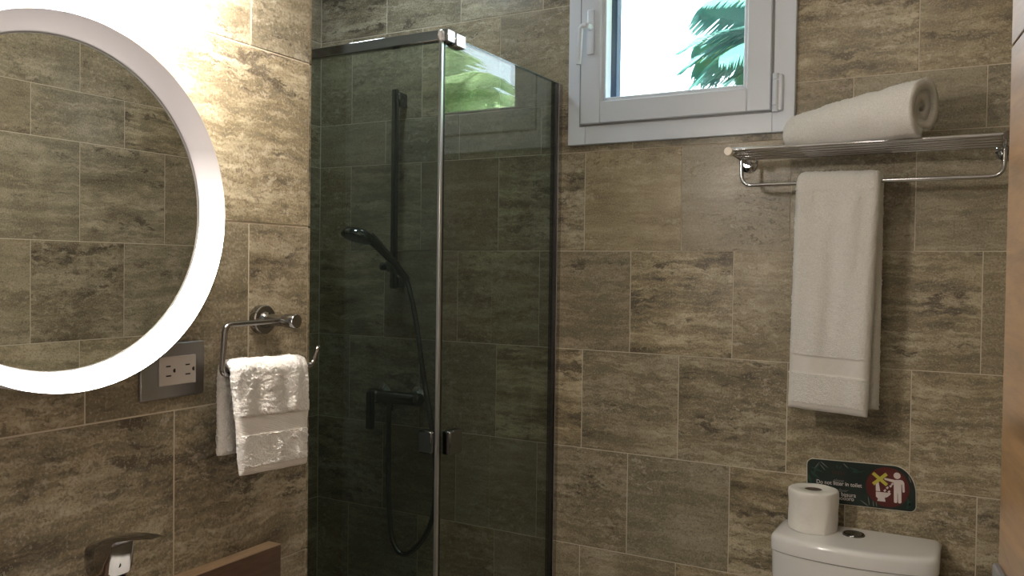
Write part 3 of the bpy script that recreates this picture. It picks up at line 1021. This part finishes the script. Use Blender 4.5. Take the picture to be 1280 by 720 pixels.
TB = YB - .012
b = BM()
rings = []
for z, gr in ((-.7105, -.004), (-.7095, .0), (-.682, .0005), (-.675, -.0015), (-.6715, -.005), (-.6695, -.011), (-.6690, -.020)):
    rings.append([(x, y, z) for x, y in plan(.392 + 2 * gr, .142 + gr, .062, TB)])
loft(b, rings); lid = link('cistern_lid', b, PORCELAIN, tl, angle=60)
b = BM()
rings = []
for z, gr in ((-1.08, -.045), (-1.05, -.03), (-.95, -.016), (-.80, -.004), (-.7122, -.002)):
    rings.append([(x, y, z) for x, y in plan(.392 + 2 * gr, .142 + gr, .062, TB)])
loft(b, rings); link('cistern', b, PORCELAIN, tl, angle=60)
b = BM()
rings = []
for z, gr in ((-.7124, -.006), (-.7100, -.006)):
    rings.append([(x, y, z) for x, y in plan(.392 + 2 * gr, .142 + gr, .062, TB)])
loft(b, rings); link('lid_gap', b, DARKGAP, tl)
BC = Vector((-.301, 2.340, -.6692))
b = BM(); lathe(b, [(.0275, -.004), (.0275, .0020), (.0255, .0045), (.0235, .0035), (.0225, .001), (.0, .001)], BC, (0, 0, 1), 40); fb = link('flush_button', b, SHADED_CHROME, tl)
for sgn in (-1, 1):
    b = BM()
    pts = [(BC.x + sgn * (.0012 + .0205 * math.sin(math.pi * i / 16)), BC.y + .0205 * math.cos(math.pi * i / 16)) for i in range(17)]
    a_ = [b.verts.new((x, y, BC.z + .0005)) for x, y in pts]; c_ = [b.verts.new((BC.x + (x - BC.x) * .97, BC.y + (y - BC.y) * .97, BC.z + .0038)) for x, y in pts]
    b.faces.new(a_); b.faces.new(c_)
    for i in range(17):
        b.faces.new((a_[i], a_[(i + 1) % 17], c_[(i + 1) % 17], c_[i]))
    link('button_half', b, SHADED_CHROME, fb)


def bowl_ring(w, l, cy, z, n=36):
    return [(-.295 + w * math.cos(2 * math.pi * k / n), cy - l * math.sin(2 * math.pi * k / n) * (1 if math.sin(2 * math.pi * k / n) > 0 else .55), z) for k in range(n)]


b = BM(); loft(b, [bowl_ring(.11, .20, 2.12, FL), bowl_ring(.10, .19, 2.12, FL + .12), bowl_ring(.15, .25, 2.12, FL + .28), bowl_ring(.180, .325, 2.12, FL + .385), bowl_ring(.180, .33, 2.12, FL + .40)]); link('bowl', b, PORCELAIN, tl)
b = BM(); loft(b, [bowl_ring(.182, .335, 2.10, FL + .402), bowl_ring(.186, .34, 2.10, FL + .41), bowl_ring(.186, .34, 2.10, FL + .43), bowl_ring(.17, .32, 2.10, FL + .44)]); link('seat_lid', b, PORCELAIN, tl)
b = BM(); box(b, (-.40, 2.20, FL + .36), (-.196, TB - .01, FL + .385), .01, 2); link('cistern_shelf', b, PORCELAIN, tl)

# ------------------------------------------------------------------ toilet paper
TP = Vector((-.4020, 2.341, -.6690))
tp = thing('toilet_paper_roll', 'white toilet paper roll standing upright on the cistern lid', 'toilet paper', TP)
b = BM()
n = 72
prof = [(.0220, .1035), (.0230, .1055), (.0560, .1062), (.0600, .1050), (.0618, .1020)] + [(.0622, .102 - .0096 * i) for i in range(1, 10)] + [(.0618, .006), (.0600, .0008), (.023, .0005), (.022, .003)]
rings = []
for r_, d in prof:
    ring = []
    for k in range(n):
        a = 2 * math.pi * k / n
        rr = r_
        if r_ > .05:
            rr += noise.noise(Vector((math.cos(a) * 1.6, math.sin(a) * 1.6, d * 26))) * .0022 + noise.noise(Vector((math.cos(a) * 5, math.sin(a) * 5, d * 60))) * .0009
            if 0 <= (a - 5.25) < .5: rr += .0022 * (1 - (a - 5.25) / .5)      # the loose outer sheet
        ring.append(b.verts.new(TP + Vector((rr * math.cos(a), rr * math.sin(a), d))))
    rings.append(ring)
for a_, c_ in zip(rings, rings[1:] + rings[:1]):
    for k in range(n):
        b.faces.new((a_[k], a_[(k + 1) % n], c_[(k + 1) % n], c_[k]))
link('paper', b, PAPER, tp, angle=70)
b = BM(); lathe(b, [(.0217, .002), (.0217, .1035), (.0206, .1035), (.0206, .002), (.0217, .002)], TP, (0, 0, 1), 40); link('cardboard_core', b, CARD, tp)
b = BM(); lathe(b, [(.0208, .003), (0, .003)], TP, (0, 0, 1), 24); 
link('core_base', b, CARD, tp)

# ------------------------------------------------------------------ vanity, faucet
vn = thing('vanity', 'red brown wooden vanity with a back board along the sink wall', 'vanity', (XL + .25, .45, FL))
b = BM(); box(b, (XL + .0006, -.10, -.700), (XL + .031, 1.121, -.4935), .0015); bb = link('back_board', b, VANITYWOOD, vn)
b = BM(); box(b, (XL + .0008, -.099, -.4936), (XL + .0308, 1.1205, -.4928), .0003); link('lit_top_edge', b, LITWOOD, bb)  # thin pale strip, light painted along the top of the board
b = BM(); box(b, (XL + .031, -.10, -.660), (XL + .48, 1.121, -.620), .002); link('countertop', b, VANITYWOOD, vn)
b = BM(); box(b, (XL + .02, -.06, FL + .25), (XL + .45, 1.09, -.660), .002); link('cabinet', b, VANITYWOOD, vn)
for y0_, y1_ in ((-.05, .51), (.52, 1.08)):
    b = BM(); box(b, (XL + .45, y0_, FL + .26), (XL + .468, y1_, -.675), .002); d_ = link('cabinet_door', b, VANITYWOOD, vn)
    b = BM(); tube(b, [(XL + .469, (y0_ + y1_) / 2, -.76), (XL + .49, (y0_ + y1_) / 2, -.76)], .008, 12); link('knob', b, CHROME, d_)
for y_ in (-.03, 1.06):
    for x_ in (.06, .41):
        b = BM(); box(b, (XL + x_ - .02, y_ - .02, FL), (XL + x_ + .02, y_ + .02, FL + .26), .002); link('leg', b, VANITYWOOD, vn)
b = BM()
n = 40
rr = []
for z, sx_, sy_ in ((-.620, .15, .20), (-.60, .17, .22), (-.54, .185, .25), (-.535, .180, .245), (-.54, .172, .235), (-.60, .13, .17), (-.607, .03, .03)):
    rr.append([(XL + .27 + .06 + sx_ * .72 * math.cos(2 * math.pi * k / n), .70 + sy_ * math.sin(2 * math.pi * k / n), z) for k in range(n)])
loft(b, rr)
bs = tag(link('wash_basin', b, PORCELAIN, origin=(XL + .33, .70, -.62)), 'white oval wash basin standing on the wooden vanity', 'basin')

FX, FY = -1.000, .713
fc = thing('basin_faucet', 'chrome single lever basin faucet below the round mirror', 'faucet', (FX, FY, -.620))
b = BM(); lathe(b, [(0, 0), (.025, 0), (.025, .006), (.0195, .010), (.0195, .212), (0, .212)], (FX, FY, -.620), (0, 0, 1), 40); link('faucet_body', b, HALF_SHADED_CHROME, fc)
b = BM(); box(b, (FX, FY - .014, -.53), (FX + .135, FY + .014, -.508), .005, 2); link('spout', b, HALF_SHADED_CHROME, fc)
# lever: a rounded block that thins into a blade pointing away from the wall and slightly up
b = BM()
prof = [(-.0290, -.400, -.372, .0150), (-.0275, -.404, -.3675, .0175), (-.020, -.408, -.3630, .0200), (.000, -.4095, -.3565, .0210), (.014, -.4085, -.3515, .0200), (.0215, -.402, -.3500, .0180), (.0235, -.392, -.3495, .0172),
        (.0255, -.3620, -.3490, .0168), (.032, -.3550, -.3475, .0160), (.055, -.3490, -.3440, .0140), (.078, -.3440, -.3415, .0110), (.092, -.3420, -.3408, .0085)]
rings = []
for dx, zb, zt, hw in prof:
    ring = []
    hgt_ = zt - zb
    for k in range(20):
        a = 2 * math.pi * k / 20
        ca, sa = math.cos(a), math.sin(a)
        e_ = .45
        ring.append((FX + dx, FY + hw * math.copysign(abs(ca) ** e_, ca), (zb + zt) / 2 + hgt_ / 2 * math.copysign(abs(sa) ** e_, sa)))
    rings.append(ring)
loft(b, rings)
lv = link('lever', b, HALF_SHADED_CHROME, fc, angle=35)
b = BM(); lathe(b, [(0, 0), (.0032, 0), (.0032, .0008), (0, .0008)], (FX + .0228, FY - .004, -.388), (1, -.2, 0), 18); link('index_dot', b, DARKGAP, lv)

# ------------------------------------------------------------------ open wooden door on the right
hinge = Vector((.131, .249, FL))
ang = math.atan2(.989, -.147)
dr = thing('door_1', 'glossy honey brown wooden door standing open along the right wall', 'door', hinge, (0, 0, ang))
struct(dr)
DW = .82
zs = [.006, 1.695, 2.06]
for z_a, z_b in zip(zs, zs[1:]):
    b = BM(); box(b, (0.0, -.036, z_a + .0012), (DW, 0.0, z_b - .0012), .0008); link('door_panel', b, DOORWOOD, dr, local=True)
b = BM(); box(b, (.002, -.034, .01), (DW - .002, -.0018, 2.055)); link('door_core', b, DARKGAP, dr, local=True, smooth=False)
GREYMETAL = simple('grey_door_metal', (.28, .28, .29), .38, .85, bump=.05, bscale=200)
b = BM(); box(b, (DW - .075, -.001, 1.02), (DW - .006, .007, 1.142), .002); rs = link('handle_plate', b, GREYMETAL, dr, local=True)
b = BM(); tube(b, [(DW - .036, .006, 1.085), (DW - .036, .040, 1.085)], .010, 16); tube(b, fillet([(DW - .036, .034, 1.085), (DW - .060, .040, 1.085), (DW - .165, .040, 1.083)], .01), .0095, 14)
link('door_lever', b, GREYMETAL, dr, local=True)
b = BM(); tube(b, [(DW - .036, -.036, 1.085), (DW - .036, -.076, 1.085)], .010, 16); tube(b, [(DW - .036, -.072, 1.085), (DW - .15, -.072, 1.083)], .0095, 14); link('door_lever', b, GREYMETAL, dr, local=True)

# ------------------------------------------------------------------ garden outside the window
GZ = FL - .15
GRASS = simple('grass', (.08, .16, .035), .9, vary=.4, bscale=6)
b = BM(); box(b, (-14, 2.9, GZ - .1), (14, 22, GZ)); struct(link('garden_ground', b, GRASS, smooth=False))


def leafmat(name, col, trans=.45):
    m, nt, out = new_mat(name)
    oi = nd(nt, 'ShaderNodeNewGeometry')
    nz = nd(nt, 'ShaderNodeTexNoise', {'Vector': oi.outputs['Position'], 'Scale': 5.0, 'Detail': 3.0})
    c = mixc(nt, nz.outputs[0], [x * .65 for x in col], [min(1, x * 1.45) for x in col])
    d = nd(nt, 'ShaderNodeBsdfPrincipled', {'Base Color': c, 'Roughness': .45})
    t = nd(nt, 'ShaderNodeBsdfTranslucent', {'Color': c})
    mx = nd(nt, 'ShaderNodeMixShader', {0: trans, 1: d.outputs[0], 2: t.outputs[0]})
    nt.links.new(mx.outputs[0], out.inputs[0])
    return m


PALM = leafmat('palm_leaf', (.42, .55, .33))
PALM_SHADED = leafmat('palm_leaf_shaded_blue_green', (.024, .090, .080), .2)  # leaf colour darkened as if shaded, so these fronds stay unclipped
BANANA = leafmat('banana_leaf', (.42, .56, .28), .5)
TRUNK = simple('palm_trunk', (.22, .19, .15), .9, bump=.6, bscale=25, vary=.3)
RACHIS = simple('frond_stalk', (.22, .34, .16), .5, vary=.2)


def frond(root, base, az, elev, length, droop, nleaf=44, mat=PALM, ll=.42, sag=.5):
    az, el = math.radians(az), math.radians(elev)
    pts = []
    for i in range(25):
        t = i / 24
        d = length * t
        hor = d * math.cos(el) * (1 - .12 * t * t)
        pts.append(Vector(base) + Vector((math.cos(az) * hor, math.sin(az) * hor, d * math.sin(el) - droop * t * t * length)))
    bm = BM(); tube(bm, pts, [.016 * (1 - .8 * i / 24) for i in range(25)], 6)
    f = link('frond', bm, RACHIS, root)
    bm = BM()
    for j in range(nleaf):
        t = .12 + .88 * j / nleaf
        k = min(23, int(t * 24)); q = t * 24 - k
        p_ = pts[k].lerp(pts[k + 1], q)
        tg = (pts[k + 1] - pts[k]).normalized()
        side = tg.cross(Vector((0, 0, 1))).normalized()
        l_ = ll * math.sin(math.pi * (.12 + .80 * t)) * random.uniform(.85, 1.1)
        for sgn in (-1, 1):
            dv = (side * sgn * .85 + tg * .75 + Vector((0, 0, .12))).normalized()
            w_ = .017
            prev = None
            for s_ in range(4):
                u_ = s_ / 3
                c_ = p_ + dv * l_ * u_ - Vector((0, 0, sag * l_ * u_ * u_))
                ww = w_ * (1 - u_) ** .6 * (.5 + u_ if u_ < .5 else 1.0)
                n_ = tg * ww
                cur = (bm.verts.new(c_ - n_), bm.verts.new(c_ + n_ + Vector((0, 0, .006))))
                if prev:
                    bm.faces.new((prev[0], prev[1], cur[1], cur[0]))
                prev = cur
    o = link('leaflets', bm, mat, f, smooth=False)
    return f


def palm(name, label, x, y, crown, n, length, mat, seed, elevs=(5, 70), droop=.5, ll=.42):
    random.seed(seed)
    root = thing(name, label, 'palm', (x, y, GZ), group='palms outside the window')
    bm = BM(); tube(bm, smooth_path([(x, y, GZ), (x + .05, y + .03, GZ + (crown - GZ) * .5), (x, y, crown)], 8), .085, 14); link('trunk', bm, TRUNK, root)
    for i in range(n):
        frond(root, (x, y, crown), i * 360 / n * 1.0 + random.uniform(-14, 14), random.uniform(*elevs), length * random.uniform(.8, 1.1), droop * random.uniform(.7, 1.2), 46, mat, ll)
    return root


palm('palm_tree', 'green palm with arching fronds beyond the window, seen in the glass panel', 1.36, 5.35, .98, 16, 1.30, PALM, 4, (0, 60), .50, .44)
palm('palm_tree', 'palm coloured a shaded blue green whose frond tips show at the right of the window', -.66, 4.75, 1.22, 26, 1.0, PALM_SHADED, 8, (-30, 42), .26, .40)
random.seed(21)
for i, (x, y, h_, lab) in enumerate(((-.4, 6.4, .55, 'nearer broad leafed plant right of the window view'), (2.6, 7.6, 1.35, 'tall broad leafed plant behind the green palm'), (4.6, 7.2, .8, 'far broad leafed plant at the garden edge'))):
    root = thing('broad_leaf_plant', lab, 'plant', (x, y, GZ), group='broad leafed plants outside the window')
    for k in range(9):
        az = math.radians(k * 40 + random.uniform(-12, 12)); ln = random.uniform(1.0, 1.4)
        lean = random.uniform(.25, .8)
        bm = BM()
        prev = None
        for s_ in range(13):
            t = s_ / 12
            c_ = Vector((x, y, GZ)) + Vector((math.cos(az) * lean * (.15 + ln * t * t), math.sin(az) * lean * (.15 + ln * t * t), (h_ - GZ) * (.45 + .55 * math.sin(t * 1.9))))
            w_ = .17 * math.sin(math.pi * min(1, .04 + t)) ** .7 + .004
            sd = Vector((-math.sin(az), math.cos(az), 0))
            cur = [bm.verts.new(c_ - sd * w_ + Vector((0, 0, .05 * w_ / .17))), bm.verts.new(c_), bm.verts.new(c_ + sd * w_ + Vector((0, 0, .05 * w_ / .17)))]
            if prev:
                bm.faces.new((prev[0], prev[1], cur[1], cur[0])); bm.faces.new((prev[1], prev[2], cur[2], cur[1]))
            prev = cur
        link('leaf', bm, BANANA, root)
    bm = BM(); tube(bm, [(x, y, GZ), (x, y, GZ + (h_ - GZ) * .5)], [.07, .04], 10); link('stem', bm, RACHIS, root)
